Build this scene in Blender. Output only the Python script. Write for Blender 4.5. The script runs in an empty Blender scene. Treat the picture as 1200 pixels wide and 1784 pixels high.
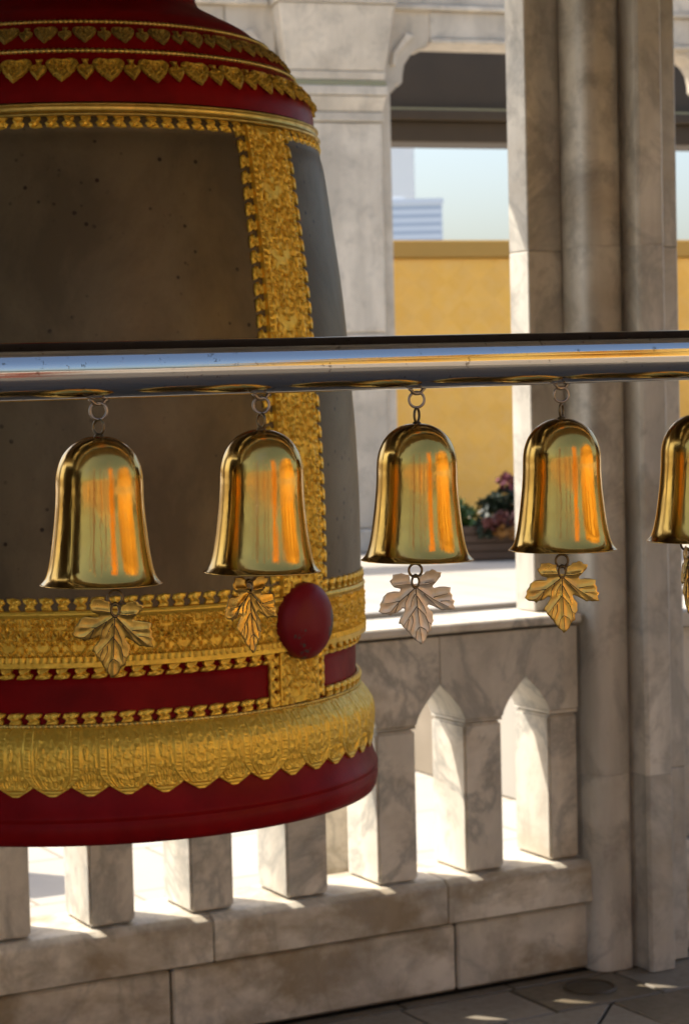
import bpy, bmesh, math, random
import numpy as np
from mathutils import Vector, Matrix
from mathutils.geometry import delaunay_2d_cdt

random.seed(7)
rng = np.random.default_rng(11)
PI = math.pi
S = bpy.context.scene
COL = S.collection

# ------------------------------------------------------------------ camera, sky, sun, exposure
# world axes: X runs along the balustrade, Y points outwards over it, Z up
EYE = Vector((0, 0, 1.5))
YAW, PITCH, ROLL = math.radians(28.0), math.radians(2.892), math.radians(1.374)
F0 = Vector((math.sin(YAW), math.cos(YAW), 0))
R0 = Vector((math.cos(YAW), -math.sin(YAW), 0))
UP = Vector((0, 0, 1))
Fw = F0 * math.cos(PITCH) - UP * math.sin(PITCH)
U0 = F0 * math.sin(PITCH) + UP * math.cos(PITCH)
Rw = R0 * math.cos(ROLL) - U0 * math.sin(ROLL)
Uw = R0 * math.sin(ROLL) + U0 * math.cos(ROLL)
cam = bpy.data.cameras.new('camera')
cam_o = bpy.data.objects.new('camera', cam)
COL.objects.link(cam_o)
m3 = Matrix((Rw, Uw, -Fw)).transposed()
cam_o.matrix_world = Matrix.Translation(EYE) @ m3.to_4x4()
cam.sensor_fit = 'VERTICAL'
cam.sensor_height = 36
cam.sensor_width = 36
cam.lens = 36 * 3616 / 1784
cam.clip_start = 0.05
cam.clip_end = 6000
cam.dof.use_dof = True
cam.dof.focus_distance = 1.93
cam.dof.aperture_fstop = 17
S.camera = cam_o

world = bpy.data.worlds.new('World')
S.world = world
world.use_nodes = True
wn = world.node_tree
wn.nodes.clear()
sky = wn.nodes.new('ShaderNodeTexSky')
sky.sky_type = 'NISHITA'
sky.sun_disc = False
sky.sun_elevation = math.radians(54)
sky.sun_rotation = math.radians(-35.5)
sky.air_density = 1.15
sky.dust_density = 4.3
sky.ozone_density = 2.5
bg = wn.nodes.new('ShaderNodeBackground')
bg.inputs['Strength'].default_value = 0.13
wo = wn.nodes.new('ShaderNodeOutputWorld')
wn.links.new(sky.outputs[0], bg.inputs[0])
wn.links.new(bg.outputs[0], wo.inputs[0])

sun = bpy.data.lights.new('sun', 'SUN')
sun.energy = 4.2
sun.angle = math.radians(0.5)
sun.color = (1.0, 0.925, 0.81)
sun_o = bpy.data.objects.new('sun', sun)
COL.objects.link(sun_o)
el, az = math.radians(54), math.radians(35.5)
travel = Vector((math.sin(az) * math.cos(el), -math.cos(az) * math.cos(el), -math.sin(el)))
sun_o.rotation_euler = travel.to_track_quat('-Z', 'Y').to_euler()
sun_o.location = (-6, 10, 14)

S.render.engine = 'CYCLES'
S.view_settings.view_transform = 'Standard'
S.view_settings.look = 'None'
S.view_settings.exposure = 1.1
S.view_settings.gamma = 1.0
S.view_settings.use_curve_mapping = False
S.cycles.max_bounces = 12
S.cycles.diffuse_bounces = 5
S.cycles.glossy_bounces = 6

# ------------------------------------------------------------------ helpers
def tag(o, label=None, cat=None, group=None, kind=None):
    if label: o['label'] = label
    if cat: o['category'] = cat
    if group: o['group'] = group
    if kind: o['kind'] = kind
    return o

def empty(name, loc, label=None, cat=None, group=None, rotz=0.0):
    o = bpy.data.objects.new(name, None)
    o.empty_display_size = 0.05
    o.location = loc
    o.rotation_euler = (0, 0, rotz)
    COL.objects.link(o)
    return tag(o, label, cat, group)

def link_mesh(name, me, parent=None, loc=None, kind=None):
    o = bpy.data.objects.new(name, me)
    COL.objects.link(o)
    if parent is not None: o.parent = parent
    if loc is not None: o.location = loc
    if kind: o['kind'] = kind
    return o

def raw_mesh(name, v, f, mat, smooth=False):
    me = bpy.data.meshes.new(name)
    me.from_pydata([tuple(map(float, p)) for p in v], [], [tuple(int(i) for i in q) for q in f])
    me.materials.append(mat)
    if smooth:
        me.polygons.foreach_set('use_smooth', [True] * len(me.polygons))
    me.update()
    return me

def bm_mesh(name, bm, mat, smooth=False, bevel=0.0, seg=1):
    if bevel > 0:
        bmesh.ops.remove_doubles(bm, verts=bm.verts, dist=1e-6)
        es = [e for e in bm.edges if len(e.link_faces) == 2 and e.calc_face_angle(0) > 0.45]
        bmesh.ops.bevel(bm, geom=es, offset=bevel, segments=seg, affect='EDGES', clamp_overlap=True)
    bmesh.ops.recalc_face_normals(bm, faces=bm.faces)
    me = bpy.data.meshes.new(name)
    bm.to_mesh(me)
    bm.free()
    me.materials.append(mat)
    if smooth:
        me.polygons.foreach_set('use_smooth', [True] * len(me.polygons))
    return me

def add_prism(bm, poly, ext, axis):
    """poly: 2D outline; extruded between ext[0] and ext[1].
    axis 'y': poly=(x,z); axis 'z': poly=(x,y); axis 'x': poly=(y,z)"""
    def P(a, b, c):
        return {'y': (a, c, b), 'z': (a, b, c), 'x': (c, a, b)}[axis]
    lo = [bm.verts.new(P(a, b, ext[0])) for a, b in poly]
    hi = [bm.verts.new(P(a, b, ext[1])) for a, b in poly]
    n = len(poly)
    bm.faces.new(lo)
    bm.faces.new(list(reversed(hi)))
    for i in range(n):
        j = (i + 1) % n
        bm.faces.new((lo[i], hi[i], hi[j], lo[j]))

def add_box(bm, x0, x1, y0, y1, z0, z1):
    add_prism(bm, [(x0, y0), (x1, y0), (x1, y1), (x0, y1)], (z0, z1), 'z')

def box_obj(name, dims, mat, parent=None, bevel=0.004, loc=None):
    bm = bmesh.new()
    add_box(bm, *dims)
    return link_mesh(name, bm_mesh(name, bm, mat, bevel=bevel), parent, loc)

def prism_obj(name, poly, ext, axis, mat, parent=None, bevel=0.004, seg=1, smooth=False, loc=None):
    bm = bmesh.new()
    add_prism(bm, poly, ext, axis)
    return link_mesh(name, bm_mesh(name, bm, mat, bevel=bevel, seg=seg, smooth=smooth), parent, loc)

def spline(pts, n):
    """dense monotone-ish resampling of a profile (Catmull-Rom)"""
    p = np.array(pts, float)
    p = np.vstack([2 * p[0] - p[1], p, 2 * p[-1] - p[-2]])
    out = []
    for i in range(1, len(p) - 2):
        for t in np.linspace(0, 1, n, endpoint=False):
            a, b, c, d = p[i - 1], p[i], p[i + 1], p[i + 2]
            out.append(0.5 * ((2 * b) + (-a + c) * t + (2 * a - 5 * b + 4 * c - d) * t * t + (-a + 3 * b - 3 * c + d) * t ** 3))
    out.append(p[-2])
    return np.array(out)

def lathe(name, prof, mat, seg=96, smooth=True, a0=0.0, a1=2 * PI):
    prof = np.array(prof, float)
    full = abs(a1 - a0 - 2 * PI) < 1e-6
    m = seg if full else seg + 1
    ang = a0 + (a1 - a0) * np.arange(m) / seg
    v = np.stack([np.outer(prof[:, 0], np.cos(ang)), np.outer(prof[:, 0], np.sin(ang)),
                  np.outer(prof[:, 1], np.ones(m))], -1).reshape(-1, 3)
    f = []
    for i in range(len(prof) - 1):
        for j in range(seg):
            k = (j + 1) % m
            f.append((i * m + j, i * m + k, (i + 1) * m + k, (i + 1) * m + j))
    me = raw_mesh(name, v, f, mat, smooth)
    bm = bmesh.new(); bm.from_mesh(me)
    bmesh.ops.remove_doubles(bm, verts=bm.verts, dist=1e-7)
    bmesh.ops.recalc_face_normals(bm, faces=bm.faces)
    bm.to_mesh(me); bm.free()
    return me

def torus_mesh(name, R, r, mat, n=28, k=10, sx=1.0):
    v, f = [], []
    for i in range(n):
        a = 2 * PI * i / n
        for j in range(k):
            b = 2 * PI * j / k
            v.append(((R + r * math.cos(b)) * math.cos(a) * sx, r * math.sin(b), (R + r * math.cos(b)) * math.sin(a)))
            f.append((i * k + j, ((i + 1) % n) * k + j, ((i + 1) % n) * k + (j + 1) % k, i * k + (j + 1) % k))
    return raw_mesh(name, v, f, mat, True)

def tube_path(bm, pts, r, k=8, r1=None):
    pts = [Vector(p) for p in pts]
    prev = None
    for i, p in enumerate(pts):
        t = (pts[min(i + 1, len(pts) - 1)] - pts[max(i - 1, 0)]).normalized()
        a = t.orthogonal().normalized() if abs(t.z) > .9 else t.cross(UP).normalized()
        b = t.cross(a).normalized()
        rr = r if r1 is None else r + (r1 - r) * i / max(1, len(pts) - 1)
        ring = [bm.verts.new(p + (a * math.cos(2 * PI * j / k) + b * math.sin(2 * PI * j / k)) * rr) for j in range(k)]
        if prev:
            for j in range(k):
                bm.faces.new((prev[j], prev[(j + 1) % k], ring[(j + 1) % k], ring[j]))
        else:
            bm.faces.new(ring)
        prev = ring
    bm.faces.new(list(reversed(prev)))

# ------------------------------------------------------------------ materials
class Mat:
    def __init__(self, name):
        self.m = bpy.data.materials.new(name)
        self.m.use_nodes = True
        self.t = self.m.node_tree
        self.b = self.t.nodes['Principled BSDF']
    def n(self, kind, **kw):
        nd = self.t.nodes.new(kind)
        for k, v in kw.items():
            if k.startswith('i_'):
                nd.inputs[k[2:].replace('_', ' ')].default_value = v
            else:
                setattr(nd, k, v)
        return nd
    def l(self, a, b): self.t.links.new(a, b)
    def coords(self, scale=(1, 1, 1), rnd=0.0, rot=(0, 0, 0)):
        tc = self.n('ShaderNodeTexCoord')
        src = tc.outputs['Object']
        if rnd:
            oi = self.n('ShaderNodeObjectInfo')
            mu = self.n('ShaderNodeMath', operation='MULTIPLY'); mu.inputs[1].default_value = rnd
            self.l(oi.outputs['Random'], mu.inputs[0])
            ad = self.n('ShaderNodeVectorMath', operation='ADD')
            self.l(src, ad.inputs[0]); self.l(mu.outputs[0], ad.inputs[1])
            src = ad.outputs[0]
        mp = self.n('ShaderNodeMapping')
        mp.inputs['Scale'].default_value = scale
        mp.inputs['Rotation'].default_value = rot
        self.l(src, mp.inputs[0])
        return mp.outputs[0]
    def noise(self, co, scale, detail=6, rough=.6, dist=0.0):
        nd = self.n('ShaderNodeTexNoise')
        nd.inputs['Scale'].default_value = scale
        nd.inputs['Detail'].default_value = detail
        nd.inputs['Roughness'].default_value = rough
        nd.inputs['Distortion'].default_value = dist
        self.l(co, nd.inputs['Vector'])
        return nd.outputs['Fac']
    def ramp(self, fac, stops):
        r = self.n('ShaderNodeValToRGB')
        e = r.color_ramp.elements
        while len(e) < len(stops): e.new(.5)
        for q, (p, c) in zip(e, stops):
            q.position = p
            q.color = (c[0], c[1], c[2], 1) if isinstance(c, (tuple, list)) else (c, c, c, 1)
        self.l(fac, r.inputs[0])
        return r.outputs[0]
    def mix(self, fac, a, b, mode='MIX'):
        x = self.n('ShaderNodeMix', data_type='RGBA', blend_type=mode)
        for s, v in ((0, fac), (6, a), (7, b)):
            if isinstance(v, (int, float)): x.inputs[s].default_value = v
            elif isinstance(v, tuple): x.inputs[s].default_value = (*v, 1)
            else: self.l(v, x.inputs[s])
        return x.outputs[2]
    def bump(self, h, strength=.3, dist=.002):
        b = self.n('ShaderNodeBump')
        b.inputs['Strength'].default_value = strength
        b.inputs['Distance'].default_value = dist
        self.l(h, b.inputs['Height'])
        self.l(b.outputs[0], self.b.inputs['Normal'])
    def set(self, color=None, rough=None, metal=None, coat=None, spec=None):
        for key, v in (('Base Color', color), ('Roughness', rough), ('Metallic', metal), ('Coat Weight', coat), ('Specular IOR Level', spec)):
            if v is None: continue
            if isinstance(v, (int, float)): self.b.inputs[key].default_value = v
            elif isinstance(v, tuple): self.b.inputs[key].default_value = (*v, 1)
            else: self.l(v, self.b.inputs[key])
        return self.m

def marble(name, base, vein, stain, stain_amt=.5, scale=1.0, rough=.42, stain_lo=.52, vamt=.75, streak=.35):
    M = Mat(name)
    co = M.coords(rnd=13.0)
    big = M.noise(co, 2.2 * scale, 5, .6, .6)
    c = M.mix(M.ramp(big, [(.4, 0.0), (.6, 1.0)]), tuple(x * 1.06 for x in base), tuple(x * .78 for x in base))
    cv = M.coords((1, 1, .8), rnd=13.0, rot=(.5, .9, .4))
    v = M.noise(cv, 3.2 * scale, 7, .62, .5)
    veins = M.ramp(v, [(.455, 0.0), (.5, vamt), (.55, 0.0)])
    c = M.mix(veins, c, vein)
    sp = M.noise(co, 26, 4, .7)
    c = M.mix(M.ramp(sp, [(.62, 0.0), (.74, .35)]), c, vein)
    st = M.noise(M.coords((.9, .9, 1.6), rnd=29.0), 3.0 * scale, 5, .62, .2)
    c = M.mix(M.ramp(st, [(stain_lo, 0.0), (stain_lo + .16, stain_amt)]), c, stain)
    if streak:
        sk = M.noise(M.coords((7, 7, .9), rnd=17.0), 1.0, 5, .6, .2)
        c = M.mix(M.ramp(sk, [(.46, 0.0), (.66, streak)]), c, tuple(x * .5 for x in base))
        bl = M.noise(M.coords((1, 1, .8), rnd=31.0), 7.5, 6, .72, .5)
        c = M.mix(M.ramp(bl, [(.5, 0.0), (.64, streak)]), c, (.25, .225, .19))
    r = M.ramp(sp, [(.3, rough - .08), (.7, rough + .15)])
    M.bump(M.noise(co, 60, 5, .6), .25, .0015)
    return M.set(color=c, rough=r)

m_marble = marble('weathered marble', (.69, .635, .535), (.29, .28, .25), (.3, .22, .12), .45)
m_marble_low = marble('stained marble', (.70, .635, .52), (.29, .27, .225), (.23, .155, .065), .75, 1.2, .48, .47, vamt=.5, streak=.3)
m_marble_pier = marble('grey veined marble', (.65, .605, .52), (.26, .25, .225), (.36, .28, .18), .45, .8, vamt=.5, streak=.6)
m_marble_far = marble('plain white marble', (.64, .565, .455), (.48, .42, .335), (.45, .36, .24), .3, .5, vamt=.2)
m_moss = Mat('moss stained marble').set(color=(.28, .27, .16), rough=.8)

M = Mat('white terrace paving')
co = M.coords()
br = M.n('ShaderNodeTexBrick', offset=.5)
br.inputs['Scale'].default_value = 1.0
br.inputs['Brick Width'].default_value = .6
br.inputs['Row Height'].default_value = .6
br.inputs['Mortar Size'].default_value = .006
br.inputs['Color1'].default_value = (.385, .36, .315, 1)
br.inputs['Color2'].default_value = (.35, .325, .28, 1)
br.inputs['Mortar'].default_value = (.2, .16, .11, 1)
M.l(co, br.inputs['Vector'])
m_terrace = M.set(color=M.mix(M.ramp(M.noise(co, 1.7, 6, .6), [(.4, 0.0), (.8, .4)]), br.outputs[0], (.55, .46, .35)), rough=.5)

def stone_tile(name, a, b, rough=.4):
    M = Mat(name)
    co = M.coords(rnd=9.0)
    c = M.mix(M.noise(co, 5, 7, .65, .6), a, b)
    sp = M.noise(co, 40, 4, .7)
    c = M.mix(M.ramp(sp, [(.55, 0.0), (.75, .5)]), c, tuple(x * .6 for x in a))
    M.bump(sp, .2, .001)
    return M.set(color=c, rough=M.ramp(sp, [(.3, rough - .1), (.7, rough + .15)]))
m_tile_light = stone_tile('grey floor stone', (.27, .23, .175), (.19, .16, .12))
m_tile_dark = stone_tile('brown floor stone', (.13, .1, .06), (.17, .135, .09))
m_grout = Mat('dark grout').set(color=(.035, .028, .02), rough=.9)
m_drain = stone_tile('dull bronze drain', (.06, .04, .018), (.085, .06, .03), .5)

M = Mat('dark paving')
co = M.coords()
br = M.n('ShaderNodeTexBrick', offset=.5)
br.inputs['Scale'].default_value = 1.0
br.inputs['Brick Width'].default_value = .4
br.inputs['Row Height'].default_value = .4
br.inputs['Mortar Size'].default_value = .005
br.inputs['Color1'].default_value = (.085, .075, .062, 1)
br.inputs['Color2'].default_value = (.11, .095, .075, 1)
br.inputs['Mortar'].default_value = (.03, .025, .02, 1)
M.l(co, br.inputs['Vector'])
m_paving = M.set(color=br.outputs[0], rough=.5)

M = Mat('polished brass')
co = M.coords(rnd=5.0)
fine = M.noise(co, 260, 4, .7)
tarn = M.noise(co, 28, 6, .65, .5)
scr = M.noise(M.coords((1, 1, .06), rnd=5.0), 420, 3, .6)
c = M.mix(M.ramp(tarn, [(.4, 0.0), (.8, .6)]), (.54, .325, .075), (.36, .215, .05))
haze_ = M.noise(M.coords((1, 1, .5), rnd=8.0), 45, 7, .75, 1.0)
c = M.mix(M.ramp(haze_, [(.56, 0.0), (.72, .35)]), c, (.52, .37, .18))
wv = M.noise(M.coords((1, 1, .28), rnd=21.0), 62, 3, .55, .6)
b1 = M.n('ShaderNodeBump'); b1.inputs['Strength'].default_value = .3; b1.inputs['Distance'].default_value = .0012
M.l(wv, b1.inputs['Height'])
b2 = M.n('ShaderNodeBump'); b2.inputs['Strength'].default_value = .12; b2.inputs['Distance'].default_value = .0004
M.l(M.mix(.5, fine, scr), b2.inputs['Height']); M.l(b1.outputs[0], b2.inputs['Normal']); M.l(b2.outputs[0], M.b.inputs['Normal'])
rr = M.mix(M.ramp(haze_, [(.5, 0.0), (.7, .5)]), M.ramp(tarn, [(.32, .09), (.68, .21)]), (.38, .38, .38))
m_brass = M.set(color=c, rough=rr, metal=1.0)

M = Mat('aged brass')
co = M.coords(rnd=5.0)
t = M.noise(co, 130, 6, .65)
m_aged = M.set(color=M.mix(M.ramp(t, [(.35, 0.0), (.65, 1.0)]), (.2, .14, .06), (.075, .055, .035)), rough=.36, metal=.9)
M = Mat('dull steel wire')
m_wire = M.set(color=M.mix(M.noise(M.coords(rnd=5.0), 200, 4, .6), (.36, .31, .25), (.17, .14, .11)), rough=.3, metal=1.0)

def leafmat(name, a, b, metal, rough):
    M = Mat(name)
    co = M.coords(rnd=5.0)
    t = M.noise(co, 60, 6, .65, .5)
    c = M.mix(M.ramp(t, [(.35, 0.0), (.68, 1.0)]), a, b)
    M.bump(M.noise(co, 240, 4, .6), .2, .0004)
    return M.set(color=c, rough=M.ramp(t, [(.3, rough), (.7, rough + .18)]), metal=metal)
m_leaf_bronze = leafmat('bronze leaf sheet', (.72, .44, .09), (.4, .24, .055), .92, .24)
m_leaf_yellow = leafmat('yellow brass leaf sheet', (.8, .5, .1), (.6, .37, .1), .85, .24)
m_leaf_pale = leafmat('pale matte leaf sheet', (.72, .62, .48), (.64, .48, .27), .6, .36)
m_vein = Mat('dark leaf vein').set(color=(.035, .022, .01), rough=.6, metal=.2)

M = Mat('brushed stainless steel')
co = M.coords()
spk = M.noise(co, 300, 3, .6)
brush = M.noise(M.coords((.015, 1, 1)), 700, 3, .6)
spots = M.ramp(M.noise(co, 95, 4, .75), [(.62, 0.0), (.68, .8)])
c = M.mix(spots, (.47, .46, .445), (.14, .115, .09))
M.bump(M.mix(.4, spk, brush), .05, .0004)
m_steel = M.set(color=c, rough=M.ramp(M.noise(co, 30, 5, .6), [(.3, .055), (.7, .13)]), metal=1.0)

M = Mat('dark bell bronze')
co = M.coords()
cl = M.noise(M.coords((1, 1, .7)), 5.5, 7, .66, .3)
c = M.mix(M.ramp(cl, [(.4, 0.0), (.6, 1.0)]), (.138, .106, .062), (.094, .072, .043))
pit = M.n('ShaderNodeTexVoronoi'); pit.inputs['Scale'].default_value = 42
M.l(co, pit.inputs['Vector'])
pm = M.mix(M.ramp(pit.outputs['Distance'], [(.08, 1.0), (.17, 0.0)]), (0, 0, 0), M.ramp(M.noise(co, 9, 5, .7), [(.47, 0.0), (.56, 1.0)]))
c = M.mix(pm, c, (.03, .022, .016))
c = M.mix(M.ramp(M.noise(co, 70, 5, .7), [(.6, 0.0), (.8, .4)]), c, (.05, .04, .03))
M.bump(M.noise(co, 120, 5, .6), .1, .001)
m_bronze = M.set(color=c, rough=M.ramp(cl, [(.3, .38), (.7, .48)]), metal=.45, spec=.15)

M = Mat('red lacquer')
co = M.coords()
t = M.noise(co, 12, 6, .65)
M.bump(M.noise(M.coords((1, 1, 2.5)), 35, 6, .7), .18, .0012)
m_red = M.set(color=M.mix(M.ramp(t, [(.35, 0.0), (.7, 1.0)]), (.21, .005, .006), (.13, .003, .004)),
              rough=M.ramp(t, [(.3, .3), (.7, .42)]), spec=.07)
M = Mat('chipped red lacquer')
co = M.coords()
t = M.noise(co, 30, 6, .65)
chip = M.ramp(M.noise(M.coords((1, 1, 1.2)), 22, 4, .6), [(.6, 0.0), (.63, 1.0)])
m_red_chip = M.set(color=M.mix(chip, M.mix(t, (.2, .01, .014), (.14, .007, .01)), (.075, .06, .05)), rough=.38, spec=.14)

def gold(name, hi, lo, metal=.8, rough=.32, sc=90, bstr=.5, recess_brown=False):
    M = Mat(name)
    co = M.coords()
    t = M.noise(co, sc, 5, .65, .4)
    w = M.noise(co, 7, 5, .6)
    c = M.mix(M.ramp(t, [(.34, 0.0), (.62, 1.0)]), lo, hi)
    c = M.mix(M.ramp(w, [(.45, 0.0), (.75, .4)]), c, lo)
    if recess_brown:
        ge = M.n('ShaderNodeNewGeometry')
        pt = M.ramp(ge.outputs['Pointiness'], [(.42, .8), (.485, 0.0)])  # low points of the relief mixed towards dark brown
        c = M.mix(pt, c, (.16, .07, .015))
    M.bump(t, bstr, .003)
    return M.set(color=c, rough=M.ramp(t, [(.3, rough + .12), (.7, rough)]), metal=metal)
m_gold = gold('gilded relief', (.88, .575, .075), (.66, .42, .05), metal=.65, recess_brown=True)
m_gold_smooth = gold('gilded moulding', (.66, .48, .13), (.42, .3, .07), .85, .3, 40, .1)
m_gold_dull = gold('dull gilding', (.5, .35, .07), (.25, .17, .035), .75, .4)

m_fil = gold('gilded filigree', (.86, .57, .075), (.3, .19, .03), .7, .42, 230, .9)
m_fil_shaded = gold('shade-dulled gilded filigree', (.5, .35, .07), (.17, .11, .025), .65, .5, 230, .9)  # upper heart row: its shade is put into this darker copy
M = Mat('gold mosaic wall')
co = M.coords((1, 1, 1))
r45 = M.coords((1, 1, 1), rot=(0, PI / 4, 0))
ck = M.n('ShaderNodeTexChecker'); ck.inputs['Scale'].default_value = 5.5
M.l(r45, ck.inputs['Vector'])
t = M.noise(co, 2.0, 5, .6)
c = M.mix(ck.outputs['Fac'], (.93, .565, .11), (.88, .52, .095))
c = M.mix(M.ramp(M.noise(co, 9, 6, .7), [(.4, 0.0), (.7, .5)]), c, (.9, .62, .25))
c = M.mix(M.ramp(t, [(.4, 0.0), (.75, .35)]), c, (.6, .38, .12))
m_mosaic = M.set(color=c, rough=.45, metal=.25)
m_coping_shade = Mat('shade-browned gold coping').set(color=(.45, .28, .07), rough=.5, metal=.3)  # shade under the eave is put into the coping's brown
m_darkwood = Mat('dark painted ceiling').set(color=(.04, .022, .014), rough=.55)

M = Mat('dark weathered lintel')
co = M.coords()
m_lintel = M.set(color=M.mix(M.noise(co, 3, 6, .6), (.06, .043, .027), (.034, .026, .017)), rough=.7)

m_orange = gold('orange gold leaf', (.95, .42, .05), (.7, .26, .02), .5, .35, 60, .3)
m_chedi = gold('sunlit gold mosaic', (.9, .62, .16), (.7, .44, .09), .45, .35, 14, .2)
m_tower_haze = Mat('haze-pale concrete').set(color=(.74, .75, .74), rough=.8)  # distance haze is put into the tower's pale colour
m_office = Mat('grey blue cladding').set(color=(.6, .65, .72), rough=.5)
m_glassband = Mat('window band').set(color=(.38, .45, .55), rough=.4)
m_ground = Mat('hazy city ground').set(color=(.3, .29, .26), rough=.9)
m_planter = Mat('dark planter timber').set(color=(.085, .045, .022), rough=.6)
m_green = Mat('green foliage').set(color=(.05, .095, .015), rough=.5)
m_dkgreen = Mat('dark foliage').set(color=(.02, .03, .012), rough=.5)
m_pink = Mat('pink petals').set(color=(.17, .035, .045), rough=.6)
m_orangefl = Mat('orange petals').set(color=(.26, .11, .015), rough=.6)
m_redfl = Mat('brick red petals').set(color=(.13, .035, .025), rough=.6)
m_tan = marble('tan plaster', (.42, .35, .27), (.3, .25, .2), (.3, .22, .13), .4)
m_pole = Mat('red brown pole paint').set(color=(.2, .05, .03), rough=.5)

# ------------------------------------------------------------------ ground, terraces
def sheet(name, x0, x1, y0, y1, z, mat, thick=None):
    if thick is None:
        o = link_mesh(name, raw_mesh(name, [(x0, y0, z), (x1, y0, z), (x1, y1, z), (x0, y1, z)], [(0, 1, 2, 3)], mat))
    else:
        o = box_obj(name, (x0, x1, y0, y1, z - thick, z), mat, None, 0)
    o['kind'] = 'structure'
    return o
sheet('ground', -3000, 3000, -3000, 3000, -0.4, m_ground)
sheet('terrace_floor', -40, 60, 4.70, 45, 0.0, m_terrace, .2)
sheet('gallery_paving', -40, 40, -4.2, 3.298, 0.0, m_paving, .2)
sheet('rear_terrace', -40, 40, -30, -4.204, -.004, m_terrace, .2)
gf = sheet('gallery_floor', -40, 40, 3.3, 4.699, -0.012, m_grout, .188)

# floor tiles of the gallery, each stone by itself
def tile(poly, mat, par, name='floor_tile'):
    bm = bmesh.new()
    add_prism(bm, poly, (-0.0115, random.uniform(-.0012, .0008)), 'z')
    return link_mesh(name, bm_mesh(name, bm, mat, bevel=.0025), par)
def inset(poly, d):
    cx = sum(p[0] for p in poly) / len(poly); cy = sum(p[1] for p in poly) / len(poly)
    n = len(poly); out = []
    for i in range(n):
        p0, p1, p2 = Vector(poly[i - 1]), Vector(poly[i]), Vector(poly[(i + 1) % n])
        a = (p1 - p0).normalized(); b = (p2 - p1).normalized()
        na, nb = Vector((-a.y, a.x)), Vector((-b.y, b.x))
        k = (na + nb); k = k / max(.3, k.dot(na))
        out.append(tuple(p1 + k * d))
    return out
NU, NV, PT = 2.967, 4.222, .32
for i in range(-6, 5):
    u0 = NU + PT * i
    tile(inset([(u0 - .14, 4.449), (u0 + PT - .14, 4.449), (u0 + PT - .14, 4.498), (u0 - .14, 4.498)], .003), m_tile_dark, gf, 'border_stone')
    # row beside the wall
    tile(inset([(u0 - PT / 2, 4.222), (u0 + PT / 2, 4.222), (u0 + PT / 2, 4.446), (u0 - PT / 2, 4.446)], .004),
         m_tile_dark if i % 3 == 0 else m_tile_light, gf)
    for j in range(3):
        v1 = NV - PT * j; v0 = max(3.301, v1 - PT)
        dark = (i + j) % 2 == 0
        if dark:
            tile(inset([(u0, v0), (u0 + PT, v0), (u0 + PT, v1), (u0, v1)], .004), m_tile_dark, gf)
        else:
            tile(inset([(u0, v0), (u0 + PT, v0), (u0 + PT, v1)], .004), m_tile_light, gf)
            tile(inset([(u0, v0), (u0 + PT, v1), (u0, v1)], .004), m_tile_light, gf)
for k in range(2):
    us = (-40, NU - PT * 6.5 - .002) if k == 0 else (NU + PT * 5 + .002, 40)
    o = box_obj('floor_margin', (us[0], us[1], 3.301, 4.498, -.0115, -.001), m_paving, gf, 0)
    o['kind'] = 'stuff'

# round drain cover by the pier
dc = empty('drain_cover', (2.992, 4.352, 0.001), 'round dull bronze drain cover in the floor at the corner of wall and pier', 'drain cover')
link_mesh('rim', lathe('rim', [(.056, .002), (.058, .005), (.066, .005), (.068, .0)], m_drain, 40), dc)
link_mesh('plate', lathe('plate', [(0.0001, .0045), (.02, .004), (.05, .002), (.0555, .001)], m_drain, 40), dc)

# ------------------------------------------------------------------ balustrade
bal = empty('marble_balustrade', (1.2, 4.5, 0), 'weathered marble balustrade with pointed openings behind the big bell', 'balustrade')
def B(name, dims, mat, bevel=.004):
    return box_obj(name, (dims[0] - 1.2, dims[1] - 1.2, dims[2] - 4.5, dims[3] - 4.5, dims[4], dims[5]), mat, bal, bevel)
def BP(name, poly, ext, mat, bevel=.003):
    return prism_obj(name, [(a - 1.2, b) for a, b in poly], (ext[0] - 4.5, ext[1] - 4.5), 'y', mat, bal, bevel)
cuts = [-.66, .32, 1.1, 1.899, 2.686, 3.106]
for a, b in zip(cuts, cuts[1:]):
    B('plinth_stone', (a + .003, b - .003, 4.5, 4.72, .006, .1755), m_marble_low, .006)
B('mortar_core', (-.65, 3.095, 4.515, 4.7, .0, .9 - .7 + .085), m_grout, 0)
cuts = [-.66, .42, 1.22, 2.0, 2.649, 3.098]
for a, b in zip(cuts, cuts[1:]):
    g = .0012
    prof = [(4.474, .186), (4.474, .284), (4.482, .290), (4.495, .298), (4.70, .300), (4.70, .186)]
    bm = bmesh.new()
    add_prism(bm, [(p[0] - 4.5, p[1]) for p in prof], (a + g - 1.2, b - g - 1.2), 'x')
    link_mesh('rail_stone', bm_mesh('rail_stone', bm, m_marble_low, bevel=.003), bal)
PITCHB, GAP, GR = .2565, .143, 2.985
arch = []
n = 9
for i in range(n + 1):      # pointed arch, left spring -> apex -> right spring (unit offsets from gap centre)
    t = i / n
    arch.append((-GAP / 2 * (1 - t ** 1.45), .696 + .096 * t))
def gap_c(k): return GR - GAP / 2 - PITCHB * k
NB = 14
VB0, VB1 = 4.511, 4.679
for k in range(-1, NB):
    r0 = gap_c(k + 1) + GAP / 2; r1 = gap_c(k) - GAP / 2
    if k == -1: r1 = 3.075
    # baluster with a shallow splayed foot
    bm = bmesh.new()
    add_prism(bm, [(r0 - 1.2, VB0 - 4.5), (r1 - 1.2, VB0 - 4.5), (r1 - 1.2, VB1 - 4.5), (r0 - 1.2, VB1 - 4.5)], (.302, .683), 'z')
    link_mesh('baluster', bm_mesh('baluster', bm, m_marble, bevel=.006, seg=2), bal)
    B('impost', (r0 + .001, r1 - .001, VB0 - .004, VB1, .6865, .6955), m_marble, .0015)
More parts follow.
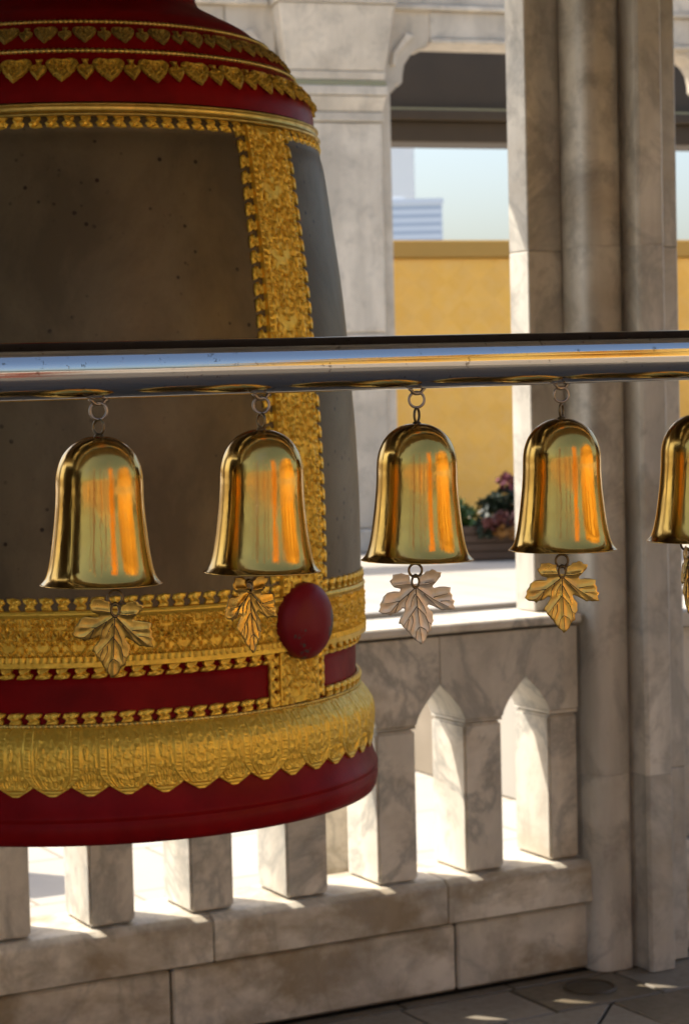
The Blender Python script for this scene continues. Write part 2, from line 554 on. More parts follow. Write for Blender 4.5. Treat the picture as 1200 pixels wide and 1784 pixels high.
# header stones cut at the apexes of every third opening
apex = [3.075] + [gap_c(k) for k in (1, 4, 7, 10, 13)] + [gap_c(NB - 1) - .2]
hz = .6975
def header(ur, ul, ks, rhalf, lhalf):
    pts = [(ul, .915), (ur, .915)]
    if rhalf is not None:       # start at the apex of a gap on the right
        c = gap_c(rhalf)
        pts = [(ul, .915), (c - .0006, .915), (c - .0006, .792)] + [(c + x, z) for x, z in reversed(arch[:-1])]
    else:
        pts = [(ul, .915), (ur, .915), (ur, hz)]
    for k in ks:
        c = gap_c(k)
        pts += [(c - x, z) for x, z in arch] + [(c + x, z) for x, z in reversed(arch[:-1])]
    if lhalf is not None:
        c = gap_c(lhalf)
        pts[0] = (c + .0006, .915)
        pts += [(c - x, z) for x, z in arch[:-1]] + [(c + .0006, .792)]
    else:
        pts += [(ul, hz)]
    BP('header_stone', pts, (VB0 - .008, VB1), m_marble, .002)
header(3.075, 0, [0], None, 1)
header(0, 0, [2, 3], 1, 4)
header(0, 0, [5, 6], 4, 7)
header(0, 0, [8, 9], 7, 10)
header(0, gap_c(NB - 1) - .2, [11, 12, 13], 10, None)
cuts = [-.66, .3, 1.3, 2.3, 3.078]
for a, b in zip(cuts, cuts[1:]):
    prof = [(4.487, .923), (4.482, .928), (4.482, .942), (4.487, .948), (4.60, .950), (4.695, .948), (4.70, .94), (4.695, .923)]
    bm = bmesh.new()
    add_prism(bm, [(p[0] - 4.5, p[1]) for p in prof], (a + .001 - 1.2, b - .001 - 1.2), 'x')
    link_mesh('coping_stone', bm_mesh('coping_stone', bm, m_marble, bevel=.0015), bal)
B('bed_joint', (-.65, 3.07, VB0 + .004, VB1 - .01, .9, .9235), m_grout, 0)

# ------------------------------------------------------------------ piers
def arc(cx, cy, r, a0, a1, n):
    return [(cx + r * math.cos(math.radians(a0 + (a1 - a0) * i / n)), cy + r * math.sin(math.radians(a0 + (a1 - a0) * i / n))) for i in range(n + 1)]
def pier(name, ox, oy, mirror, flip, label, mat=m_marble_pier):
    """clustered pier: corner pilaster, engaged round shaft, front pilaster; courses of stone"""
    p = empty(name, (ox, oy, 0), label, 'pier')
    sx = -1 if mirror else 1
    sy = -1 if flip else 1
    def O(nm, poly, z0, z1, bevel=.004, smooth=False):
        q = [((a - 3.15) * sx, (b - 4.5) * sy) for a, b in poly]
        if sx * sy < 0: q = q[::-1]
        bm = bmesh.new()
        add_prism(bm, q, (z0, z1), 'z')
        me = bm_mesh(nm, bm, mat, bevel=bevel)
        o = link_mesh(nm, me, p)
        return o
    shaft = []
    for i in range(23):
        a = math.radians(176 + 188 * i / 22)
        ca, sa = math.cos(a), math.sin(a)
        shaft.append((3.148 + .061 * math.copysign(abs(ca) ** .62, ca), 4.50 + .062 * math.copysign(abs(sa) ** .62, sa)))
    shaft = shaft + [(3.205, 4.56), (3.09, 4.56)]
    front = [(3.207, 4.47), (3.207, 4.395), (3.202, 4.392), (3.202, 4.384), (3.209, 4.375), (3.277, 4.375), (3.287, 4.386), (3.293, 4.40), (3.293, 4.47)]
    side = [(3.294, 4.44), (3.372, 4.44), (3.376, 4.446), (3.376, 4.66), (3.294, 4.66)]
    core = [(3.092, 4.562), (3.2935, 4.562), (3.2935, 4.655), (3.092, 4.655)]
    zc = [0.0, .52, 1.90, 2.598]
    for k, (z0, z1) in enumerate(zip(zc, zc[1:])):
        z0 += .0002 if k else .002
        O('shaft_drum', shaft, z0, z1 - .0003, .0005)
        O('front_pilaster', front, z0, z1 - .0003, .0006)
        O('side_pilaster', side, z0, z1 - .0006, .003)
        O('core_stone', core, z0, z1 - .0006, 0)
    zc = [.9515, 1.895, 2.598]
    for k, (z0, z1) in enumerate(zip(zc, zc[1:])):
        O('corner_pilaster', [(2.985, 4.563), (3.091, 4.563), (3.091, 4.655), (2.985, 4.655)], z0, z1 - .0006, .003)
    return p
pier('marble_pier', 3.15, 4.5, False, False, 'clustered grey marble pier standing at the right end of the balustrade')
pier('marble_pier', -.71, 4.5, True, False, 'clustered marble pier closing the left end of the balustrade, hidden behind the big bell')
def timber_post(x, y, label):
    p = empty('timber_post', (x, y, 0), label, 'post')
    box_obj('post_base', (-.34, .34, -.34, .34, 0.001, .35), m_darkwood, p, .02)
    box_obj('post_shaft', (-.28, .28, -.28, .28, .352, 2.135), m_darkwood, p, .03)
par = empty('marble_parapet', (3.39, 4.52, 0), 'low marble parapet continuing beyond the pier at the right picture edge', 'parapet')
box_obj('plinth_stone', (0, 2.6, 0, .2, .001, .3), m_marble_low, par, .006)
box_obj('wall_stone', (0, 2.6, .03, .17, .302, .88), m_marble, par, .004)
box_obj('coping_stone', (0, 2.6, -.01, .2, .882, .93), m_marble, par, .006)
timber_post(4.25, 2.35, 'thick dark timber post at the open viewer side of the pavilion, on the right')
timber_post(-1.35, 1.35, 'thick dark timber post at the open viewer side of the pavilion, on the left')

scr = empty('added_screen', (-1.3, 1.9, 0), 'dark timber board screen added out of view at the left to cut side light', 'screen')  # added screen: mirrored dark in the bells, cuts light from the left
for k in range(9):
    box_obj('board', (-.02, .02, .004 + k * .16, .156 + k * .16, .12, 2.3), m_darkwood, scr, .006)
box_obj('bottom_rail', (-.05, .05, 0, 1.444, 0.001, .118), m_darkwood, scr, .006)
box_obj('top_rail', (-.05, .05, 0, 1.444, 2.302, 2.42), m_darkwood, scr, .006)

# ------------------------------------------------------------------ pavilion roof
rf = empty('pavilion_roof', (1.2, 3.2, 2.6), 'dark ceiling with marble beams and eaves above the bells', 'roof')
def RB(name, d, mat, bevel=.01):
    return box_obj(name, (d[0] - 1.2, d[1] - 1.2, d[2] - 3.2, d[3] - 3.2, d[4] - 2.6, d[5] - 2.6), mat, rf, bevel)
RB('beam', (-1.6, 4.1, 4.42, 4.68, 2.60, 2.948), m_marble)
RB('beam', (-1.6, 4.1, 1.30, 1.56, 2.14, 2.948), m_marble)  # viewer-side beam out of view, hung low to block sky light
RB('cross_beam', (3.62, 3.9, 1.565, 4.415, 2.62, 2.946), m_marble)
RB('cross_beam', (-1.36, -1.1, 1.565, 4.415, 2.62, 2.946), m_marble)
RB('ceiling', (-1.65, 4.15, 1.26, 5.15, 2.95, 3.02), m_darkwood, 0)
RB('eave', (-1.7, 4.2, 5.152, 5.22, 2.98, 3.12), m_marble)
RB('roof_slab', (-1.7, 4.2, 1.22, 5.15, 3.022, 3.2), m_marble)
hb = box_obj('bell_beam', (-1.05, 3.6, -.09, .09, -.09, .09), m_darkwood, None, .01, (0, 3.1016, 2.76))
tag(hb, 'dark beam under the ceiling carrying the big bell', 'beam')

# ------------------------------------------------------------------ the great bell
TC = math.radians(-111.086)
gb = empty('temple_bell', (1.1959, 3.1016, 0), 'huge dark bronze temple bell with red dome and gilded relief bands', 'bell', rotz=TC)
body_p = [(.368, 1.9166), (.3738, 1.905), (.375, 1.894), (.382, 1.8623), (.3927, 1.7807), (.4019, 1.708), (.4092, 1.6355), (.4173, 1.517),
          (.4213, 1.453), (.4242, 1.362), (.4246, 1.29), (.4238, 1.2272)]
dome_p = [(.0001, 2.36), (.07, 2.355), (.135, 2.325), (.163, 2.27), (.174, 2.2), (.1845, 2.147), (.1885, 2.1335), (.199, 2.1225), (.2242, 2.1084), (.2644, 2.0867),
          (.2839, 2.0708), (.3087, 2.0493), (.3262, 2.0262), (.3394, 2.0078), (.3525, 1.9894), (.3611, 1.9711), (.3653, 1.9574), (.3672, 1.937)]
bprof = spline(body_p, 10)
dprof = spline(dome_p, 8)
lotus_p = [(.4125, 1.0655), (.4175, 1.061), (.4295, 1.0454), (.4365, 1.0315), (.4382, 1.012), (.4358, .985), (.4336, .9665)]
lprof = spline(lotus_p, 8)
lip_p = [(.4300, 1.0), (.4330, .975), (.4338, .9663), (.4368, .9577), (.4405, .9440), (.4442, .9385), (.4446, .9350), (.4425, .9325), (.4422, .9300), (.4440, .9275), (.4440, .9160), (.4420, .905), (.4385, .8985), (.424, .8965), (.40, .905), (.39, .93)]
link_mesh('dome', lathe('dome', dprof, m_red, 128), gb)
link_mesh('body', lathe('body', bprof, m_bronze, 160), gb)
link_mesh('top_moulding', lathe('top_moulding', spline([(.3655, 1.9350), (.3715, 1.9350), (.3735, 1.9325), (.3705, 1.9298), (.3705, 1.9235), (.3750, 1.9210), (.3765, 1.9185), (.3742, 1.9160), (.368, 1.9160)], 4), m_gold_smooth, 128), gb)
link_mesh('red_band', lathe('red_band', [(.42, 1.1462), (.4145, 1.1455), (.4130, 1.12), (.4123, 1.09), (.4125, 1.0655)], m_red, 128), gb)
link_mesh('lip', lathe('lip', lip_p, m_red, 160), gb)
link_mesh('inner_wall', lathe('inner_wall', [(.39, .93), (.385, 1.2), (.37, 1.6), (.33, 1.9), (.15, 2.1), (.0001, 2.15)], m_bronze, 64), gb)
cr = bmesh.new()
tube_path(cr, [(-.09, 0, 2.33), (-.085, 0, 2.45), (-.05, 0, 2.56), (0, 0, 2.6), (.05, 0, 2.56), (.085, 0, 2.45), (.09, 0, 2.33)], .028, 10)
link_mesh('crown_loop', bm_mesh('crown_loop', cr, m_red, True), gb)
cr = bmesh.new()
tube_path(cr, [(0, -.07, 2.57), (0, -.07, 2.7)], .016, 10); tube_path(cr, [(0, .07, 2.57), (0, .07, 2.7)], .016, 10); tube_path(cr, [(0, -.085, 2.585), (0, .085, 2.585)], .016, 10)
link_mesh('hanger', bm_mesh('hanger', cr, m_aged, True), gb)

def rad(prof, z):
    zs = prof[:, 1][::-1]; rs = prof[:, 0][::-1]
    return np.interp(z, zs, rs)

def bead_ring(z, r, br, n):
    seg = n * 6
    a = np.linspace(0, 2 * PI, seg, endpoint=False)
    mod = .55 + .45 * np.abs(np.sin(a * n / 2))
    k = 8
    v, f = [], []
    for i in range(seg):
        for j in range(k):
            b = 2 * PI * j / k
            rr = r + br * mod[i] * math.cos(b)
            v.append((rr * math.cos(a[i]), rr * math.sin(a[i]), z + br * mod[i] * math.sin(b)))
            f.append((i * k + j, ((i + 1) % seg) * k + j, ((i + 1) % seg) * k + (j + 1) % k, i * k + (j + 1) % k))
    return link_mesh('bead_ring', raw_mesh('bead_ring', v, f, m_gold_smooth, True), gb)
bead_ring(2.0605, rad(dprof, 2.0605) + .001, .0038, 260)
bead_ring(2.0125, rad(dprof, 2.0125) + .001, .0042, 270)
bead_ring(1.0635, .4165, .0042, 330)

# ornamental relief: mirrored clusters of blobs, repeated
def blob_tile(seed, n=26, smin=.035, smax=.09):
    g = np.random.default_rng(seed)
    c = g.random((n, 2)); s = smin + (smax - smin) * g.random(n); h = .45 + .55 * g.random(n)
    rot = g.random(n) * PI; el_ = 1.2 + 1.3 * g.random(n)
    def fn(u, w):            # u in 0..1 (mirrored), w in 0..1
        u = np.abs((u % 1.0) * 2 - 1)
        out = np.zeros_like(u)
        for (cx, cy), si, hi_, ro, e in zip(c, s, h, rot, el_):
            dx, dy = u - cx, (w - cy) * 1.0
            a = dx * np.cos(ro) + dy * np.sin(ro); b = (-dx * np.sin(ro) + dy * np.cos(ro)) * e
            out = np.maximum(out, hi_ * np.clip(1 - (a * a + b * b) / (si * si * 4), 0, 1) ** .5)
        return out
    return fn

def relief_strip(name, prof_fn, phi0, phi1, z_top, z_bot, ns, nz, hfun, mat, parent, share=None):
    """closed-edge relief sheet on the bell's surface"""
    if share is None:
        ph = np.linspace(phi0, phi1, ns); zz = np.linspace(z_top, z_bot, nz)
        s, t = np.meshgrid(np.linspace(0, 1, ns), np.linspace(0, 1, nz))
        h = hfun(s, t)
        full = abs(phi1 - phi0 - 2 * PI) < 1e-6
        if not full: h[:, 0] = -.004; h[:, -1] = -.004
        h[0, :] = -.004; h[-1, :] = -.004
        r = np.array([prof_fn(z) for z in zz])[:, None] + h
        P, Zz = np.meshgrid(ph, zz)
        v = np.stack([r * np.cos(P), r * np.sin(P), Zz], -1).reshape(-1, 3)
        idx = np.arange(ns * nz).reshape(nz, ns)
        f = np.stack([idx[:-1, :-1], idx[1:, :-1], idx[1:, 1:], idx[:-1, 1:]], -1).reshape(-1, 4)
        share = raw_mesh(name, v, f, mat, False)
    return link_mesh(name, share, parent)

# vertical strips (four, a quarter turn apart)
tl = blob_tile(3, 60, .025, .06)
def strip_h(s, t):
    h = .0035 + .0065 * tl(s, (t * 7.2) % 1.0)
    edge = np.minimum(s, 1 - s)
    h = np.where(edge < .1, .0045 + .003 * np.abs(np.sin(t * 240)), h)
    h = np.where(edge < .045, .0075, h)
    return h
SW = math.radians(6.3)
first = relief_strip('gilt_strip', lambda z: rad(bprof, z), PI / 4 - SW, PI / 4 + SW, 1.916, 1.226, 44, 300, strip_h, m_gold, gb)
for k in (1, 2, 3):
    o = first.copy(); COL.objects.link(o); o.rotation_euler.z = PI / 2 * k
def strip2_h(s, t):
    h = .005 + .0065 * tl(s, (t * .85 + .3) % 1.0)
    edge = np.minimum(s, 1 - s)
    return np.where(edge < .05, .008, h)
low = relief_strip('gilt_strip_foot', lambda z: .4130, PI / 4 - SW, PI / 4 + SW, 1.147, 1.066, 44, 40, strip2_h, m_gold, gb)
for k in (1, 2, 3):
    o = low.copy(); COL.objects.link(o); o.rotation_euler.z = PI / 2 * k

# horizontal band
tb = blob_tile(17, 80, .02, .05)
NBND = 54
def band_h(s, t):
    u = s * NBND
    tt = np.clip((t - .14) / .66, 0, 1)
    h = .0015 + .0055 * tb(u, tt)
    # diamond lattice that frames the flowers
    d = np.abs(np.abs((u % 1.0) - .5) * 2 + np.abs(tt - .5) * 2 - 1)
    h = np.maximum(h, .0048 * np.clip(1 - d / .1, 0, 1))
    h = np.where(t < .14, .0065 - .003 * np.abs(t - .07) / .07, h)
    h = np.where(t > .80, .004 + .0028 * np.abs(np.sin(s * NBND * 5 * PI)), h)
    h = np.where(t > .9, .0065, h)
    return h
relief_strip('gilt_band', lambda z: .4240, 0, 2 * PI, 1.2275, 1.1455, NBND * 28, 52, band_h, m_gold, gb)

# lotus collar: plain bulge, overlapped by petals
tlot = blob_tile(21, 30, .04, .09)
def col_h(s, t):
    return .0008 + .0022 * tlot(s * 52, np.clip(t * 1.0, 0, 1))
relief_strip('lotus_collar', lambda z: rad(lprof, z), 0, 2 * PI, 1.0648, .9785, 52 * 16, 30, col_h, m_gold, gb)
def petal_mesh(name, half, ztip, znotch, seed, off):
    ni, nj = 37, 40
    fn = blob_tile(seed, 90, .018, .04)
    v = []
    half = math.radians(half); hn = math.radians(3.46)
    for j in range(nj):
        q = j / (nj - 1)
        z = 1.060 + (ztip - 1.060) * q
        if z > 1.0: w = half
        elif z > znotch:
            k = (1.0 - z) / (1.0 - znotch); w = half + (hn - half) * k ** 1.4
        else:
            k = (znotch - z) / (znotch - ztip); w = hn * (1 - k) ** .92
        w = max(w, 1e-4)
        for i in range(ni):
            s = -1 + 2 * i / (ni - 1)
            # distance to outline in a rough metric
            e = min(1 - abs(s), (1 - q) * 3.2 + .0)
            h = .0006 + .0016 * float(fn(np.array([s * .5 + .5]), np.array([q]))[0]) + .0009 * max(0, math.cos(s * 19)) * max(0, math.cos(q * 44))
            if e < .44: h = .0019
            if e < .38: h = .0005
            if e < .30: h = .0010 + .0008 * abs(math.sin(q * 50))
            if e < .14: h = .0020
            if e < .07: h = .0010
            if i in (0, ni - 1): h = .0004
            if j in (0, nj - 1) or (i in (0, ni - 1) and z < znotch + .002): h = -.004
            r = float(rad(lprof, z)) + off + h
            v.append((r * math.cos(w * s), r * math.sin(w * s), z))
    f = [(j * ni + i, (j + 1) * ni + i, (j + 1) * ni + i + 1, j * ni + i + 1) for j in range(nj - 1) for i in range(ni - 1)]
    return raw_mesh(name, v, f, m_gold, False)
big = petal_mesh('lotus_petal', 5.7, .9660, .9800, 31, .0011)
small = petal_mesh('lotus_petal', 4.6, .9652, .9800, 44, .0005)
for k in range(52):
    o = link_mesh('lotus_petal', big if k % 2 == 0 else small, gb)
    o.rotation_euler.z = math.radians(-8.8 + k * 360 / 52)

# hearts on the dome, with small three-lobed drops between them
def heart_outline():
    h = [(0, -.04), (.12, -.005), (.26, .02), (.37, 0), (.47, -.08), (.52, -.2), (.48, -.36), (.42, -.46), (.40, -.53), (.33, -.6), (.27, -.72), (.17, -.8), (.1, -.9), (0, -1.0)]
    return h + [(-x, y) for x, y in h[1:-1]][::-1]
def drop_outline():
    return [(-.16, 0), (.16, 0), (.1, -.14), (.12, -.34), (.26, -.40), (.34, -.38), (.36, -.52), (.28, -.66), (.12, -.85), (0, -1.0), (-.12, -.85), (-.28, -.66), (-.36, -.52), (-.34, -.38), (-.26, -.40), (-.12, -.34), (-.1, -.14)]
def plaque(name, out, w, h, th, mat, seed=1, rings=(.74, .58, .42, .24), bumps=True):
    g = np.random.default_rng(seed)
    cx = sum(p[0] for p in out) / len(out); cy = sum(p[1] for p in out) / len(out)
    n_ = len(out)
    v = []; f = []
    levels = [(1.0, -.002), (1.0, th * .5), (.86, th)] + [(r, th * (.35 + .75 * ((i_ + 1) % 2))) for i_, r in enumerate(rings)]
    for (s, zz) in levels:
        for i, (x, y) in enumerate(out):
            jit = (g.random() - .5) * th * 1.3 if bumps and s < .8 else 0
            v.append(((cx + (x - cx) * s) * w, (cy + (y - cy) * s) * h, zz + jit))
    for L in range(len(levels) - 1):
        for i in range(n_):
            j = (i + 1) % n_
            f.append((L * n_ + i, L * n_ + j, (L + 1) * n_ + j, (L + 1) * n_ + i))
    v.append((cx * w, cy * h, levels[-1][1] + th * .3)); c = len(v) - 1
    L = len(levels) - 1
    for i in range(n_): f.append((L * n_ + i, L * n_ + (i + 1) % n_, c))
    me = raw_mesh(name, v, f, mat, False)
    bm = bmesh.new(); bm.from_mesh(me); bmesh.ops.recalc_face_normals(bm, faces=bm.faces); bm.to_mesh(me); bm.free()
    return me
def on_surface(phi, z, prof, lift=0.0):
    r = float(rad(prof, z)); dz = .004
    dr = (float(rad(prof, z + dz)) - float(rad(prof, z - dz))) / (2 * dz)
    n_ = Vector((1, 0, -dr)).normalized()
    t_ = Vector((dr, 0, 1)).normalized()
    s_ = Vector((0, 1, 0))
    Rz = Matrix.Rotation(phi, 3, 'Z')
    m = Matrix((s_, t_, n_)).transposed()
    m = Rz @ m
    p = Rz @ (Vector((r, 0, z)) + n_ * lift)
    return Matrix.Translation(p) @ m.to_4x4()
heart1 = plaque('heart_ornament', heart_outline(), .033, .034, .0028, m_fil_shaded, 2)
heart2 = plaque('heart_ornament', heart_outline(), .044, .043, .0030, m_fil, 5)
drop1 = plaque('drop_ornament', drop_outline(), .027, .028, .003, m_fil_shaded, 7, (.6, .3))
drop2 = plaque('drop_ornament', drop_outline(), .033, .038, .0036, m_fil, 9, (.7, .4))
for cnt, z, hm, dm, ph0 in ((36, 2.0500, heart1, drop1, 1.6), (34, 1.9990, heart2, drop2, -3.9)):
    for k in range(cnt):
        for mesh, off, zz in ((hm, 0, z), (dm, .5, z - .001)):
            ph = math.radians(ph0 + (k + off) * 360 / cnt)
            o = link_mesh(mesh.name.split('.')[0], mesh, gb)
            o.matrix_local = on_surface(ph, zz, dprof, .0005)

# flame leaves that fringe every gilt edge
leaf_out = [(-.42, 0), (.40, 0), (.46, .3), (.32, .52), (.55, .72), (.62, 1.0), (.15, 1.06), (-.36, .95), (-.52, .62), (-.25, .36)]
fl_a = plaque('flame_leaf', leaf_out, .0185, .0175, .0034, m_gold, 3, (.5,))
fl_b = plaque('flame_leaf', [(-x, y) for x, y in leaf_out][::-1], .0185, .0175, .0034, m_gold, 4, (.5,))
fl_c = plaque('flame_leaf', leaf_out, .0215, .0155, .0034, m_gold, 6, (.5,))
rest_v, rest_f = [], []
def put_leaf(mesh, mat4, phi):
    a = (math.degrees(phi) + 180) % 360 - 180
    if -30 < a < 88:
        o = link_mesh('flame_leaf', mesh, gb); o.matrix_local = mat4
    else:
        base = len(rest_v)
        for q in mesh.vertices: rest_v.append(tuple(mat4 @ q.co))
        for q in mesh.polygons: rest_f.append(tuple(base + i for i in q.vertices))
cyl_mid = np.array([(.4130, 1.15), (.4125, 1.06)])
flip = Matrix.Rotation(PI, 4, 'Z')
def in_strip(phi, m):
    a = (math.degrees(phi) - 45 + 45) % 90 - 45
    return abs(a) < m
for k in range(100):
    ph = math.radians(.9 + k * 3.6)
    if not in_strip(ph, 7.6): put_leaf(fl_a if math.degrees(ph) % 90 > 3 and math.sin(ph + .2) < 0 else fl_b, on_surface(ph, 1.9165, bprof, .0) @ flip, ph)
for k in range(116):
    ph = math.radians(.3 + k * 360 / 116)
    if not in_strip(ph, 7.4): put_leaf(fl_a if math.sin(ph) > -.1 else fl_b, on_surface(ph, 1.2268, bprof), ph)
for k in range(100):
    ph = math.radians(.6 + k * 3.6)
    if not in_strip(ph, 7.4):
        put_leaf(fl_c, on_surface(ph, 1.1460, cyl_mid, .0035) @ flip, ph)
        put_leaf(fl_c, on_surface(ph + .02, 1.0665, cyl_mid, .0035), ph)
for q in range(4):
    for k in range(29):
        z = 1.905 - k * .0231
        dphi = SW - .002
        for sgn in (-1, 1):
            ph = PI / 4 + q * PI / 2 + sgn * dphi
            mm = on_surface(ph, z, bprof) @ Matrix.Rotation(-sgn * PI / 2, 4, 'Z')
            put_leaf(fl_b if sgn < 0 else fl_a, mm, ph)
    for k in range(4):
        for sgn in (-1, 1):
            ph = PI / 4 + q * PI / 2 + sgn * (SW - .003)
            put_leaf(fl_b if sgn < 0 else fl_a, on_surface(ph, 1.134 - k * .018, cyl_mid, .003) @ Matrix.Rotation(-sgn * PI / 2, 4, 'Z'), ph)
rf_ = link_mesh('flame_fringe', raw_mesh('flame_fringe', rest_v, rest_f, m_gold), gb, kind='stuff')

# round red bosses at the crossings
boss_m = lathe('boss', spline([(.0001, .023), (.02, .022), (.04, .0165), (.052, .0075), (.0565, .0), (.0565, -.012)], 5), m_red_chip, 48)
for k in range(4):
    o = link_mesh('boss', boss_m, gb)
    ph = PI / 4 + k * PI / 2
    Rz = Matrix.Rotation(ph, 4, 'Z')
    o.matrix_local = Rz @ Matrix.Translation((.434, 0, 1.1885)) @ Matrix.Rotation(PI / 2, 4, 'Y')
# ------------------------------------------------------------------ steel rail
RV = 1.6826
def rail_z(u): return 1.5396 + (u - .8984) * .0113
tilt = math.atan(.0113)
rail = empty('steel_rail', (.8984, RV, 1.5396), 'thick stainless steel rail across the foreground carrying the row of brass bells', 'rail')
rail.rotation_euler = (0, -tilt, 0)
prof = [(.0246, -1.95), (.025, -1.949), (.025, 2.66), (.0246, 2.661)]
me = lathe('tube', [(.0225, -1.95), (.025, -1.95), (.025, -1.0), (.025, 0), (.025, 1.0), (.025, 2.66), (.0225, 2.66)], m_steel, 96)
me.transform(Matrix.Rotation(PI / 2, 4, 'Y'))
link_mesh('tube', me, rail)
for s in (-1.92, 2.63):
    fl = lathe('flange', [(.0252, .03), (.05, .028), (.055, .02), (.055, 0), (.0252, 0)], m_steel, 48)
    fl.transform(Matrix.Rotation(PI / 2 if s < 0 else -PI / 2, 4, 'Y'))
    link_mesh('flange', fl, rail, (s, 0, 0))

# ------------------------------------------------------------------ small brass bells
SC = .0001466
bellL = [(0.0001, 0), (60, 2), (118, 22), (170, 56), (212, 105), (240, 165), (254, 225), (258, 280), (259, 340), (263, 420), (270, 500), (279, 580), (289, 660), (300, 730), (313, 790), (330, 835), (352, 862), (361, 868)]
op = spline([(a * SC, -b * SC) for a, b in bellL], 6)
ip = [(max(0.0001, r - .0013), z - .0006) for r, z in op[:-2]][::-1]
shell_prof = list(map(tuple, op)) + [(361.5 * SC, -872 * SC), (358 * SC, -873.5 * SC)] + ip
shell_me = lathe('shell', shell_prof, m_brass, 128)
cap_me = lathe('crown_knob', [(.0001, .0022), (.0028, .0018), (.0042, .0002), (.0052, -.0018)], m_aged, 24)
ring_up = torus_mesh('ring', .0072, .0013, m_wire, 30, 10)
ring_lo = torus_mesh('ring', .0064, .0013, m_aged, 30, 10, .82)
ring_leaf = torus_mesh('ring', .0062, .0012, m_aged, 28, 10)
link_leaf = torus_mesh('ring', .0056, .0017, m_aged, 28, 10, .62)

OUT = [(545,300),(530,180),(490,175),(430,150),(390,158),(325,160),(315,210),(278,240),(300,285),(330,325),(410,350),(400,385),(320,375),(240,385),(185,430),(172,470),(150,500),(135,525),(138,560),(112,610),(160,650),(240,660),(265,685),(280,660),(350,645),(395,620),(420,600),(445,610),(440,640),(400,700),(372,740),(355,790),(390,800),(398,826),(410,840),(440,870),(452,895),(475,910),(490,940),(530,985),(550,1020),(590,1045),(615,1080),(650,1060),(690,1020),(710,960),(735,930),(770,910),(765,850),(782,815),(800,790),(795,740),(800,690),(760,640),(735,600),(750,580),(800,600),(870,640),(920,670),(950,660),(1000,665),(1085,660),(1060,600),(1080,555),(1050,530),(1055,480),(1030,440),(1040,380),(970,365),(900,362),(830,375),(815,345),(850,310),(890,270),(905,250),(920,240),(935,180),(880,170),(860,145),(820,130),(790,150),(740,155),(720,185),(665,200),(655,300)]
LS = .0000745
OUT = [((x - 602) * LS, (330 - y) * LS) for x, y in OUT]
def L(x, y): return ((x - 602) * LS, (330 - y) * LS)
MAIN = [[L(602, 350), L(608, 600), L(618, 830), L(630, 1045)],
        [L(590, 355), L(480, 440), L(380, 510), L(270, 625), L(200, 640)], [L(620, 355), L(720, 440), L(820, 520), L(1000, 625)],
        [L(575, 310), L(480, 300), L(350, 300)], [L(640, 320), L(740, 320), L(850, 295)]]
SUB = [[L(600, 590), L(530, 680), L(480, 740), L(415, 825)], [L(604, 600), L(690, 700), L(730, 800), L(780, 835)], [L(612, 460), L(690, 600), L(715, 690)],
       [L(590, 430), L(545, 500), L(520, 590)], [L(535, 700), L(540, 780), L(500, 890)], [L(700, 720), L(725, 800), L(740, 890)], [L(618, 850), L(575, 900), L(555, 1005)],
       [L(622, 850), L(690, 890), L(712, 945)], [L(510, 420), L(460, 530), L(455, 600)], [L(395, 500), L(300, 515), L(205, 520)], [L(365, 535), L(330, 620), L(318, 650)],
       [L(820, 490), L(920, 470), L(1000, 455)], [L(900, 545), L(960, 545), L(1020, 545)], [L(700, 440), L(770, 520), L(870, 625)], [L(720, 300), L(790, 292), L(850, 292)],
       [L(490, 745), L(470, 800), L(460, 870)]]
def seg_d(p, a, b):
    ax, ay = a; bx, by = b; dx, dy = bx - ax, by - ay
    t = max(0, min(1, ((p[0] - ax) * dx + (p[1] - ay) * dy) / (dx * dx + dy * dy + 1e-12)))
    return math.hypot(p[0] - ax - t * dx, p[1] - ay - t * dy)
def vein_d(p, lines):
    return min(seg_d(p, q[i], q[i + 1]) for q in lines for i in range(len(q) - 1))
def inside(p, poly):
    c = False; n_ = len(poly)
    for i in range(n_):
        (x0, y0), (x1, y1) = poly[i], poly[i - 1]
        if (y0 > p[1]) != (y1 > p[1]) and p[0] < (x1 - x0) * (p[1] - y0) / (y1 - y0) + x0: c = not c
    return c
def leaf_surface(p, cup):
    x, y = p
    d1 = vein_d(p, MAIN); d2 = vein_d(p, SUB)
    z = -.0011 * math.exp(-(d1 / .0016) ** 2) - .0006 * math.exp(-(d2 / .0011) ** 2)
    z += .0007 * math.sin(min(d1, d2) / .006 * 1.6)
    return z - cup * (x * x * 9 + (y + .02) ** 2 * 5)
